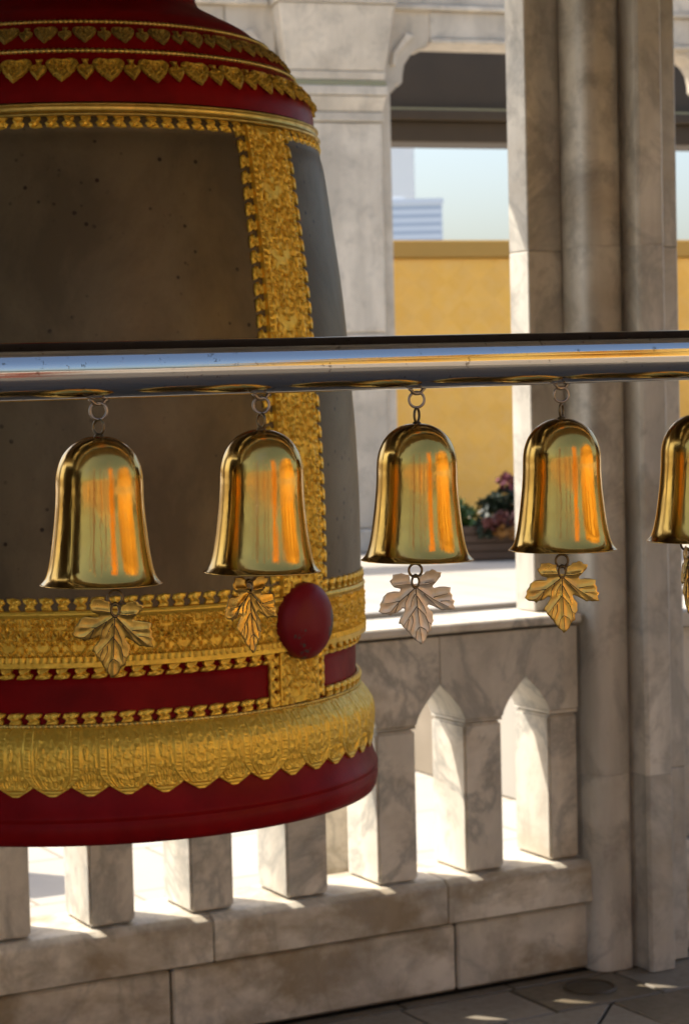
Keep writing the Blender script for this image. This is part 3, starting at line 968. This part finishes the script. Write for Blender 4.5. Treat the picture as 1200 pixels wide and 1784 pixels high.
def leaf_meshes(cup):
    pts = list(OUT); n_ = len(pts)
    step = .0016
    xs = np.arange(-.037, .037, step); ys = np.arange(-.057, .016, step)
    for iy, y in enumerate(ys):
        for x in xs:
            p = (x + (step / 2 if iy % 2 else 0) + random.uniform(-1, 1) * 1e-4, y)
            if inside(p, OUT) and min(seg_d(p, OUT[i - 1], OUT[i]) for i in range(n_)) > step * .55: pts.append(p)
    r_ = delaunay_2d_cdt([Vector(p) for p in pts], [], [list(range(n_))], 1, 1e-7)
    V2, F2 = r_[0], r_[2]
    nv = len(V2)
    top = [(p.x, leaf_surface(p, cup), p.y) for p in V2]
    th = .0007
    vv = [(x, y - th / 2, z) for x, y, z in top] + [(x, y + th / 2, z) for x, y, z in top]
    ff = [tuple(q) for q in F2] + [tuple(nv + i for i in reversed(q)) for q in F2]
    cnt = {}
    for q in F2:
        for i in range(len(q)):
            e = (q[i], q[(i + 1) % len(q)]); cnt[e] = 1
    for (a, b) in cnt:
        if (b, a) not in cnt: ff.append((b, a, nv + a, nv + b))
    def vm(lines, w, fr=1.0):
        b = bmesh.new()
        for q in lines:
            d = []
            for i in range(len(q) - 1):
                for t in np.linspace(0, 1, 6, endpoint=(i == len(q) - 2)):
                    x = q[i][0] + (q[i + 1][0] - q[i][0]) * t; y = q[i][1] + (q[i + 1][1] - q[i][1]) * t
                    d.append((x, leaf_surface((x, y), cup) - th / 2 + w * .35, y))
            tube_path(b, d, w, 6, w * .45)
        return b
    veins = vm(MAIN, .00052)
    for q in SUB:
        d = []
        for i in range(len(q) - 1):
            for t in np.linspace(0, 1, 5, endpoint=(i == len(q) - 2)):
                x = q[i][0] + (q[i + 1][0] - q[i][0]) * t; y = q[i][1] + (q[i + 1][1] - q[i][1]) * t
                d.append((x, leaf_surface((x, y), cup) - th / 2 + .00015, y))
        tube_path(veins, d, .00046, 6, .0002)
    return vv, ff, veins
LV, LF, veins0 = leaf_meshes(.28)
vein_me = bm_mesh('vein', veins0, m_vein, True)
def leaf_mesh(mat):
    me = raw_mesh('leaf', LV, LF, mat, True)
    bm = bmesh.new(); bm.from_mesh(me); bmesh.ops.recalc_face_normals(bm, faces=bm.faces); bm.to_mesh(me); bm.free()
    return me
leaf_by = {k: leaf_mesh(m) for k, m in (('bronze', m_leaf_bronze), ('yellow', m_leaf_yellow), ('pale', m_leaf_pale))}

# u, z of crown, tilt, ring yaw, leaf offset x, leaf drop, leaf yaw / pitch / roll (deg), leaf look, label
BELLS = [
 (.6570, 1.4798, .8, (8, -25), .012, .019, -6, 5, 6, 'bronze', 'brass wind bell at the left end of the row, its bronze leaf tilted'),
 (.8130, 1.4816, 1.2, (4, -48), -.012, .010, 52, -4, 2, 'bronze', 'brass wind bell whose narrow turned leaf hangs beside the red boss of the big bell'),
 (.9740, 1.4830, 1.0, (6, 62), -.002, .0165, 4, 3, -4, 'pale', 'brass wind bell with a pale matte leaf hanging against the sunlit white terrace'),
 (1.1358, 1.4838, .5, (10, 66), -.001, .0175, -4, 2, 0, 'yellow', 'brass wind bell in front of the marble pier with a flat yellow leaf'),
 (1.3020, 1.4842, .8, (30, 40), -.012, .010, 68, 0, 2, 'bronze', 'brass wind bell cut by the right picture edge, its leaf turned edge-on'),
]
for (u, zc, tl_, (ry1, ry2), lx, ld, ly, lp, lr, look, label) in BELLS:
    zr = rail_z(u) - .025
    b = empty('wind_bell', (u, RV, zr), label, 'bell', 'brass wind bells hanging from the steel rail')
    b.rotation_euler = (0, math.radians(tl_), -YAW)
    drop = zr - zc
    o = link_mesh('shell', shell_me, b, (0, 0, -drop))
    o.rotation_euler = (0, 0, random.uniform(0, 6))
    link_mesh('crown_knob', cap_me, b, (0, 0, -drop + .0002))
    # ring through the staple, ring through the crown
    r1 = link_mesh('ring', ring_up, b, (0, 0, -.0102)); r1.rotation_euler = (0, 0, math.radians(ry1))
    r2 = link_mesh('ring', ring_lo, b, (0, 0, -drop + .0078)); r2.rotation_euler = (0, 0, math.radians(ry2))
    # staple welded to the rail
    st = bmesh.new()
    pts = [(-.0085, 0, .0006), (-.0060, 0, -.0012), (-.0045, 0, -.0032), (-.002, 0, -.0044), (.002, 0, -.0044), (.0045, 0, -.0032), (.0060, 0, -.0012), (.0085, 0, .0006)]
    tube_path(st, pts, .0017, 8)
    so = link_mesh('staple', bm_mesh('staple', st, m_wire, True), rail)
    loc = Vector((u - .8984, 0, -.025))
    so.location = loc; so.rotation_euler = (0, 0, 0)
    # striker wire, ring and leaf
    zb = -drop - 868 * SC
    wire = bmesh.new()
    tube_path(wire, [(0, 0, -drop - .004), (.001, 0, -drop - .05), (lx, 0, zb + .004)], .0008, 6)
    link_mesh('striker_wire', bm_mesh('striker_wire', wire, m_aged, True), b)
    g1 = link_mesh('ring', ring_leaf, b, (lx, 0, zb - ld + .0062)); g1.rotation_euler = (0, 0, math.radians(8))
    g2 = link_mesh('ring', link_leaf, b, (lx, -.0012, zb - ld - .0042)); g2.rotation_euler = (0, 0, math.radians(ly * .3 + 12))
    lf = link_mesh('leaf', leaf_by[look], b, (lx, -.0004, zb - ld - .0085))
    lf.rotation_euler = (math.radians(lp), math.radians(lr), math.radians(ly))
    link_mesh('vein', vein_me, lf)

# ------------------------------------------------------------------ terrace outside: raised marble platform
pf = empty('marble_platform', (4.2, 8.8, 0), 'raised white marble platform on the sunlit terrace beyond the balustrade', 'platform')
box_obj('lower_step', (0.0, 26, -2.6, 0, 0.001, .47), m_terrace, pf, .006)
box_obj('upper_step', (0.03, 26, .002, 24, 0.001, .5), m_terrace, pf, .006)
ped = box_obj('marble_pedestal', (-.09, .09, -.09, .09, 0, .62), m_marble_low, None, .006, (2.675, 5.3, 0.0))
tag(ped, 'stained marble post on the terrace under the rim of the big bell', 'post')

shade_post = box_obj('marble_pedestal', (-.11, .11, -.11, .11, 0, .75), m_marble_low, None, .006, (1.911, 6.641, 0.0))  # post added to throw a shadow on the paving
tag(shade_post, 'stained marble post added at the far left to shade the paving behind the balusters', 'post')
# far colonnade, turned a little against the balustrade
AY = math.radians(-12)
def arc_pt(x, y, z): 
    return Vector((6.98 + x * math.cos(AY) - y * math.sin(AY), 12.45 + x * math.sin(AY) + y * math.cos(AY), z))
def A_empty(name, x, y, z, label, cat, group=None):
    return empty(name, arc_pt(x, y, z), label, cat, group, AY)
def column(x, label):
    c = A_empty('marble_column', x, 0, .5, label, 'column', 'marble columns of the colonnade beyond the terrace')
    zz = lambda y: 1.0 + (712 - y) / 3616 * 14.25
    box_obj('base', (-.72, .10, -.05, .62, 0, .16), m_marble_far, c, .012)
    box_obj('shaft', (-.64, 0, 0, .55, .16, 1.5), m_marble_far, c, .012)
    box_obj('shaft', (-.64, 0, 0, .55, 1.503, zz(222)), m_marble_far, c, .012)
    box_obj('side_strip', (0.001, .085, .07, .48, .16, zz(150)), m_marble_far, c, .006)
    # necking mouldings and flared capital
    def flare(name, z0, z1, g0, g1, mat=m_marble_far):
        bm = bmesh.new()
        lo = [bm.verts.new(p) for p in ((-.64 - g0, -g0, z0), (g0, -g0, z0), (g0, .55 + g0, z0), (-.64 - g0, .55 + g0, z0))]
        hi = [bm.verts.new(p) for p in ((-.64 - g1, -g1, z1), (g1, -g1, z1), (g1, .55 + g1, z1), (-.64 - g1, .55 + g1, z1))]
        bm.faces.new(lo); bm.faces.new(hi[::-1])
        for i in range(4):
            bm.faces.new((lo[i], hi[i], hi[(i + 1) % 4], lo[(i + 1) % 4]))
        return link_mesh(name, bm_mesh(name, bm, mat, bevel=.006), c)
    flare('necking', zz(221), zz(205), .012, .012)
    flare('necking', zz(204), zz(178), .006, .03)
    flare('necking', zz(177), zz(160.5), .04, .04)
    flare('moss_line', zz(160), zz(152), .03, .03, m_moss)
    flare('necking', zz(151), zz(136), .02, .03)
    flare('capital', zz(135), zz(24), .025, .085)
    flare('abacus', zz(23), zz(10), .10, .10)
    flare('impost_block', zz(9), zz(-70), .08, .08)
    # scrolled bracket carrying the beam
    W_ = lambda px: (px - 675) * .0060
    prof = [(684, -20), (684, 160), (692, 166), (698, 162), (700, 153), (708, 150), (709, 132), (711, 116), (718, 100), (728, 89), (738, 86), (744, 74), (744, -20)]
    for sgn in (1, -1):
        q = [(W_(px) if sgn > 0 else -.64 - W_(px), zz(py)) for px, py in prof]
        if sgn < 0: q = q[::-1]
        prism_obj('bracket', q, (.14, .40), 'y', m_marble_far, c, .012, 2)
        gq = [(712, 62), (722, 66), (712, 80), (702, 98), (699, 118), (694, 118), (696, 96), (706, 76)]
        g = [(W_(px) if sgn > 0 else -.64 - W_(px), zz(py)) for px, py in gq]
        if sgn < 0: g = g[::-1]
        prism_obj('bracket_scroll', g, (.105, .145), 'y', m_marble_far, c, .004)
    return c
column(0, 'white marble column with flared capital and moss line, standing beyond the terrace right of the big bell')
column(3.3, 'white marble column of the colonnade hidden behind the marble pier')
zz = lambda y: 1.5 + (712 - y) / 3616 * 14.25
ab = A_empty('marble_beam', 0, 0, zz(79), 'marble beam resting on the bracket of the flared column', 'beam')
def bo(name, d, mat, par, z0, bevel=.008): return box_obj(name, (d[0], d[1], d[2], d[3], d[4] - z0, d[5] - z0), mat, par, bevel)
bo('soffit_moulding', (.40, 2.37, .10, .44, zz(79), zz(70)), m_marble_far, ab, zz(79))
bo('beam_face', (.40, 2.37, .13, .42, zz(69.8), zz(22)), m_marble_far, ab, zz(79))
bo('cornice', (.10, 2.55, .09, .46, zz(21.8), zz(12)), m_marble_far, ab, zz(79))
bo('upper_course', (.09, 2.56, .12, .44, zz(11.8), zz(-70)), m_marble_far, ab, zz(79))
bl = A_empty('marble_beam', -2.95, 0, zz(79), 'marble beam running left from the flared column behind the big bell', 'beam')
bo('soffit_moulding', (0.0, 1.9, .10, .44, zz(79), zz(70)), m_marble_far, bl, zz(79))
bo('beam_face', (0.0, 1.9, .13, .42, zz(69.8), zz(22)), m_marble_far, bl, zz(79))
bo('cornice', (0.0, 2.2, .09, .46, zz(21.8), zz(12)), m_marble_far, bl, zz(79))
bo('upper_course', (0.0, 2.21, .12, .44, zz(11.8), zz(-70)), m_marble_far, bl, zz(79))
z2 = lambda y: 1.5 + (714 - y) / 3616 * 16.4
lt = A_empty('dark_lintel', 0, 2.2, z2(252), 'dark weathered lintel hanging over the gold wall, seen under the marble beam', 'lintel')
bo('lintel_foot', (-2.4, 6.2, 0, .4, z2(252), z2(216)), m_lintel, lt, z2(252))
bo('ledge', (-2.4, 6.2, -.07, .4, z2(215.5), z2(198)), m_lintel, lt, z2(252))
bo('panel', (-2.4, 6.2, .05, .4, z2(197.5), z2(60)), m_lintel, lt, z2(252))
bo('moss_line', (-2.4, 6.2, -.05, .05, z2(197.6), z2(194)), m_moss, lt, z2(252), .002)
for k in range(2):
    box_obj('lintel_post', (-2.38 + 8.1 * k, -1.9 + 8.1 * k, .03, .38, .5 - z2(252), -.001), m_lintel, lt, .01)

gw = A_empty('gold_wall', 0, 1.35, .5, 'gold mosaic wall glowing behind the colonnade, with a coping coloured brown for eave shade', 'wall')
z3 = lambda y: 1.0 + (714 - y) / 3616 * 15.5
box_obj('mosaic_face', (-7, 8, 0, .3, 0, z3(456)), m_mosaic, gw, .004)
box_obj('coping', (-7, 8, -.05, .35, z3(455.6), z3(424)), m_coping_shade, gw, .012)

# planter boxes with flowers on the platform
def leaf_cloud(name, mat, par, centers, n, size, seed):
    g = np.random.default_rng(seed)
    v, f = [], []
    for (cx, cy, cz, r) in centers:
        for _ in range(n):
            d = g.normal(size=3); d /= np.linalg.norm(d)
            p = np.array((cx, cy, cz)) + d * r * (.35 + .65 * g.random() ** .5) * np.array((1, 1, .85))
            a = g.normal(size=3); a /= np.linalg.norm(a)
            b = np.cross(a, g.normal(size=3)); b /= np.linalg.norm(b)
            s = size * (.6 + .8 * g.random())
            k = len(v)
            v += [p - a * s, p + b * s * .5, p + a * s, p - b * s * .5]
            f.append((k, k + 1, k + 2, k + 3))
    return link_mesh(name, raw_mesh(name, v, f, mat), par)
def world_at(px, py, dep):
    d = Fw + Rw * ((px - 600) / 3616) - Uw * ((py - 892) / 3616)
    return EYE + d * dep
pl_c = world_at(862, 980, 13.35)
plt_ = empty('flower_planter', (pl_c.x + .05, pl_c.y + .02, .5), 'dark timber planter box below the gold wall', 'planter', rotz=-.35)
for k in range(4):
    box_obj('slat', (-.34, .34, -.16, -.14, .01 + k * .055, .058 + k * .055), m_planter, plt_, .003)
    box_obj('slat', (-.34, -.32, -.135, .16, .01 + k * .055, .058 + k * .055), m_planter, plt_, .003)
box_obj('soil_box', (-.318, .36, -.138, .16, 0, .21), m_planter, plt_, .0)
def plant(name, px, py, dep, r, mats, label, cat, seed):
    p = world_at(px, py, dep)
    e = empty(name, p, label, cat)
    st = bmesh.new()
    for k in range(4):
        tube_path(st, [(.02 * k - .03, 0, -r * 1.25), (.05 * k - .08, .02, -r * .3), (.09 * k - .13, 0, r * .3)], .006, 5, .003)
    link_mesh('stem', bm_mesh('stem', st, m_dkgreen), e)
    for i, (nm, m, cs, n_, s) in enumerate(mats):
        leaf_cloud(nm, m, e, cs, n_, s, seed + i)
    return e
plant('green_plant', 812, 905, 13.3, .12, [('foliage', m_green, [(0, 0, 0, .1), (-.06, 0, .06, .08), (.04, 0, -.07, .09)], 130, .028)], 'bright green leafy plant at the left of the planter', 'plant', 5)
plant('dark_shrub', 878, 875, 13.5, .16, [('foliage', m_dkgreen, [(0, 0, 0, .12), (.1, 0, -.02, .11), (-.09, 0, -.04, .1)], 200, .03),
      ('flower', m_pink, [(.0, -.03, .14, .065), (.10, -.03, .1, .06)], 90, .025)], 'dark shrub topped with pink blossoms before the gold wall', 'plant', 15)
plant('flowering_plant', 866, 912, 13.25, .1, [('foliage', m_dkgreen, [(0, .03, -.02, .1), (.09, .03, -.03, .09), (-.08, .02, -.04, .08)], 150, .028),
      ('flower', m_redfl, [(-.02, -.08, .04, .06), (.09, -.08, .03, .06), (-.09, -.06, .0, .05)], 70, .024), ('flower', m_orangefl, [(-.04, -.1, -.05, .05), (.07, -.1, -.06, .05)], 60, .024)],
      'low plant with brick red and orange flowers in the planter', 'plant', 25)

# ------------------------------------------------------------------ city beyond
def building(name, px0, px1, py_top, dep, label, floors, mats, thick):
    a = world_at(px0, py_top, dep); b = world_at(px1, py_top, dep)
    w = (b - a).length; h = a.z + .4
    e = empty(name, ((a.x + b.x) / 2, (a.y + b.y) / 2, -.4), label, 'building', rotz=-YAW)
    box_obj('wall', (-w / 2, w / 2, 0, thick, 0, h), mats[0], e, 0)
    fh = h / floors
    me = None
    for k in range(floors):
        z = fh * (k + .3)
        o = link_mesh('window_band', me, e) if me else box_obj('window_band', (-w / 2 + .2, w / 2 - .2, -.03, .001, 0, fh * .42), mats[1], e, 0)
        me = o.data
        o.location.z = z
    box_obj('parapet', (-w / 2 - .2, w / 2 + .2, -.3, thick + .2, h, h + .8), mats[0], e, 0)
    return e
building('tower_block', 655, 718, 120, 420, 'haze-toned tower block rising into the lintel behind the flared column', 26, (m_tower_haze, m_tower_haze), 9)
ob = building('office_building', 640, 770, 357, 330, 'low grey blue office building with window bands behind the gold wall', 26, (m_office, m_glassband), 12)

ow = 10.5
for k, (x_, w_, h_) in enumerate(((-1.2, 2.4, 1.6), (2.6, 1.5, 1.0))):
    box_obj('roof_unit', (x_ - w_ / 2, x_ + w_ / 2, 1, 3, 33.6, 33.6 + h_), m_tower_haze, ob, 0)
# ------------------------------------------------------------------ what stands behind the viewer (mirrored in the brass and the rail)
ww = empty('white_wall', (-5, -10.2, 0), 'long sunlit white wall closing the terrace behind the viewer', 'wall')
box_obj('wall_face', (-22, 9.4, -.3, 0, 0, 2.7), m_tan, ww, .01)
box_obj('coping', (-22, 9.5, -.36, .06, 2.702, 2.85), m_marble_far, ww, .01)
for k in range(18):
    box_obj('pilaster', (-21.5 + k * 1.8, -21.2 + k * 1.8,   .001, .08, 0, 2.7), (m_pole, m_orange, m_darkwood)[k % 3], ww, .005)
# gilded chedi with redented corners
ch = empty('golden_chedi', (7.9, -4.6, 0), 'ribbed gilded chedi with a short spire rising behind the viewer on the right', 'chedi')
def ribbed(R_, n=44, d=.2):
    q = []
    for i in range(n):
        a = 2 * PI * i / n
        for f_, r_ in ((-.30, R_ - d), (-.24, R_), (.24, R_), (.30, R_ - d)):
            q.append((r_ * math.cos(a + f_ * 2 * PI / n), r_ * math.sin(a + f_ * 2 * PI / n)))
    return q
box_obj('plinth', (-4.3, 4.3, -4.3, 4.3, 0, 1.3), m_marble_far, ch, .03)
zl = 1.303
for h, dz, d_ in ((4.0, .2, .03), (3.7, 1.35, .55), (3.85, .14, .03), (3.3, .95, .5), (3.4, .12, .03), (2.6, .25, .03)):
    prism_obj('tier', ribbed(h, 22, d_), (zl, zl + dz - .002), 'z', m_chedi, ch, 0)
    zl += dz
link_mesh('spire', lathe('spire', [(1.6, zl), (1.5, zl + .2), (1.0, zl + .4), (.35, zl + .55), (.2, zl + .8), (.0001, zl + 1.5)], m_chedi, 48), ch)
op_ = empty('gilded_post', (1.5, -3.4, 0), 'slender orange gold post standing behind the viewer', 'post')
box_obj('post_shaft', (-.45, .45, -.3, .3, .2, 3.6), m_orange, op_, .01)
box_obj('post_foot', (-.55, .55, -.4, .4, 0, .2), m_orange, op_, .01)
box_obj('post_cap', (-.52, .52, -.36, .36, 3.602, 3.8), m_orange, op_, .01)
POLES = ((-2.6, -3.0, .11, 4.4, 'nearest the viewer'), (-3.7, -2.6, .08, 3.6, 'farthest left'), (-1.5, -4.6, .13, 5.0, 'close to the gilded post'),
         (-.5, -6.0, .15, 4.2, 'farthest back'), (-4.6, -5.2, .16, 5.2, 'before the tan wall'))
for k, (x, y, r_, h_, where) in enumerate(POLES):
    e = empty('flag_pole', (x, y, 0), 'red brown flag pole on the rear terrace, ' + where, 'pole', 'flag poles on the rear terrace')
    pb = bmesh.new()
    tube_path(pb, [(0, 0, 0), (0, 0, h_ * .9), (0, 0, h_)], r_, 10, r_ * .5)
    link_mesh('shaft', bm_mesh('shaft', pb, m_pole), e)
    box_obj('foot', (-.3, .3, -.3, .3, 0, .35), m_tan, e, .02)
    link_mesh('finial', lathe('finial', spline([(.001, .3), (.04, .18), (.09, .08), (.05, 0)], 4), m_chedi, 20), e, (0, 0, h_))
stand_m = lathe('post_body', spline([(.13, 0), (.13, .06), (.07, .12), (.055, .5), (.06, .95), (.1, 1.02), (.1, 1.1), (.05, 1.16), (.085, 1.26), (.07, 1.36), (.0001, 1.5)], 4), m_chedi, 24)
stand_d = lathe('post_body', spline([(.15, 0), (.15, .08), (.08, .14), (.075, .8), (.12, .9), (.12, 1.2), (.0001, 1.3)], 4), m_pole, 24)
for k in range(6):
    e = empty('barrier_post', (-3.4 + k * 1.05 + (.2 if k % 2 else 0), -1.9 - .25 * (k % 3), 0),
              ['gilded turned barrier post farthest left on the rear paving', 'brown turned barrier post next to the left end on the rear paving', 'gilded turned barrier post left of the middle on the rear paving',
               'brown turned barrier post right of the middle on the rear paving', 'gilded turned barrier post next to the right end on the rear paving', 'brown turned barrier post at the right end on the rear paving'][k],
              'post', 'turned barrier posts on the rear paving')
    link_mesh('post_body', stand_d if k % 2 else stand_m, e)
bpy.context.view_layer.update()
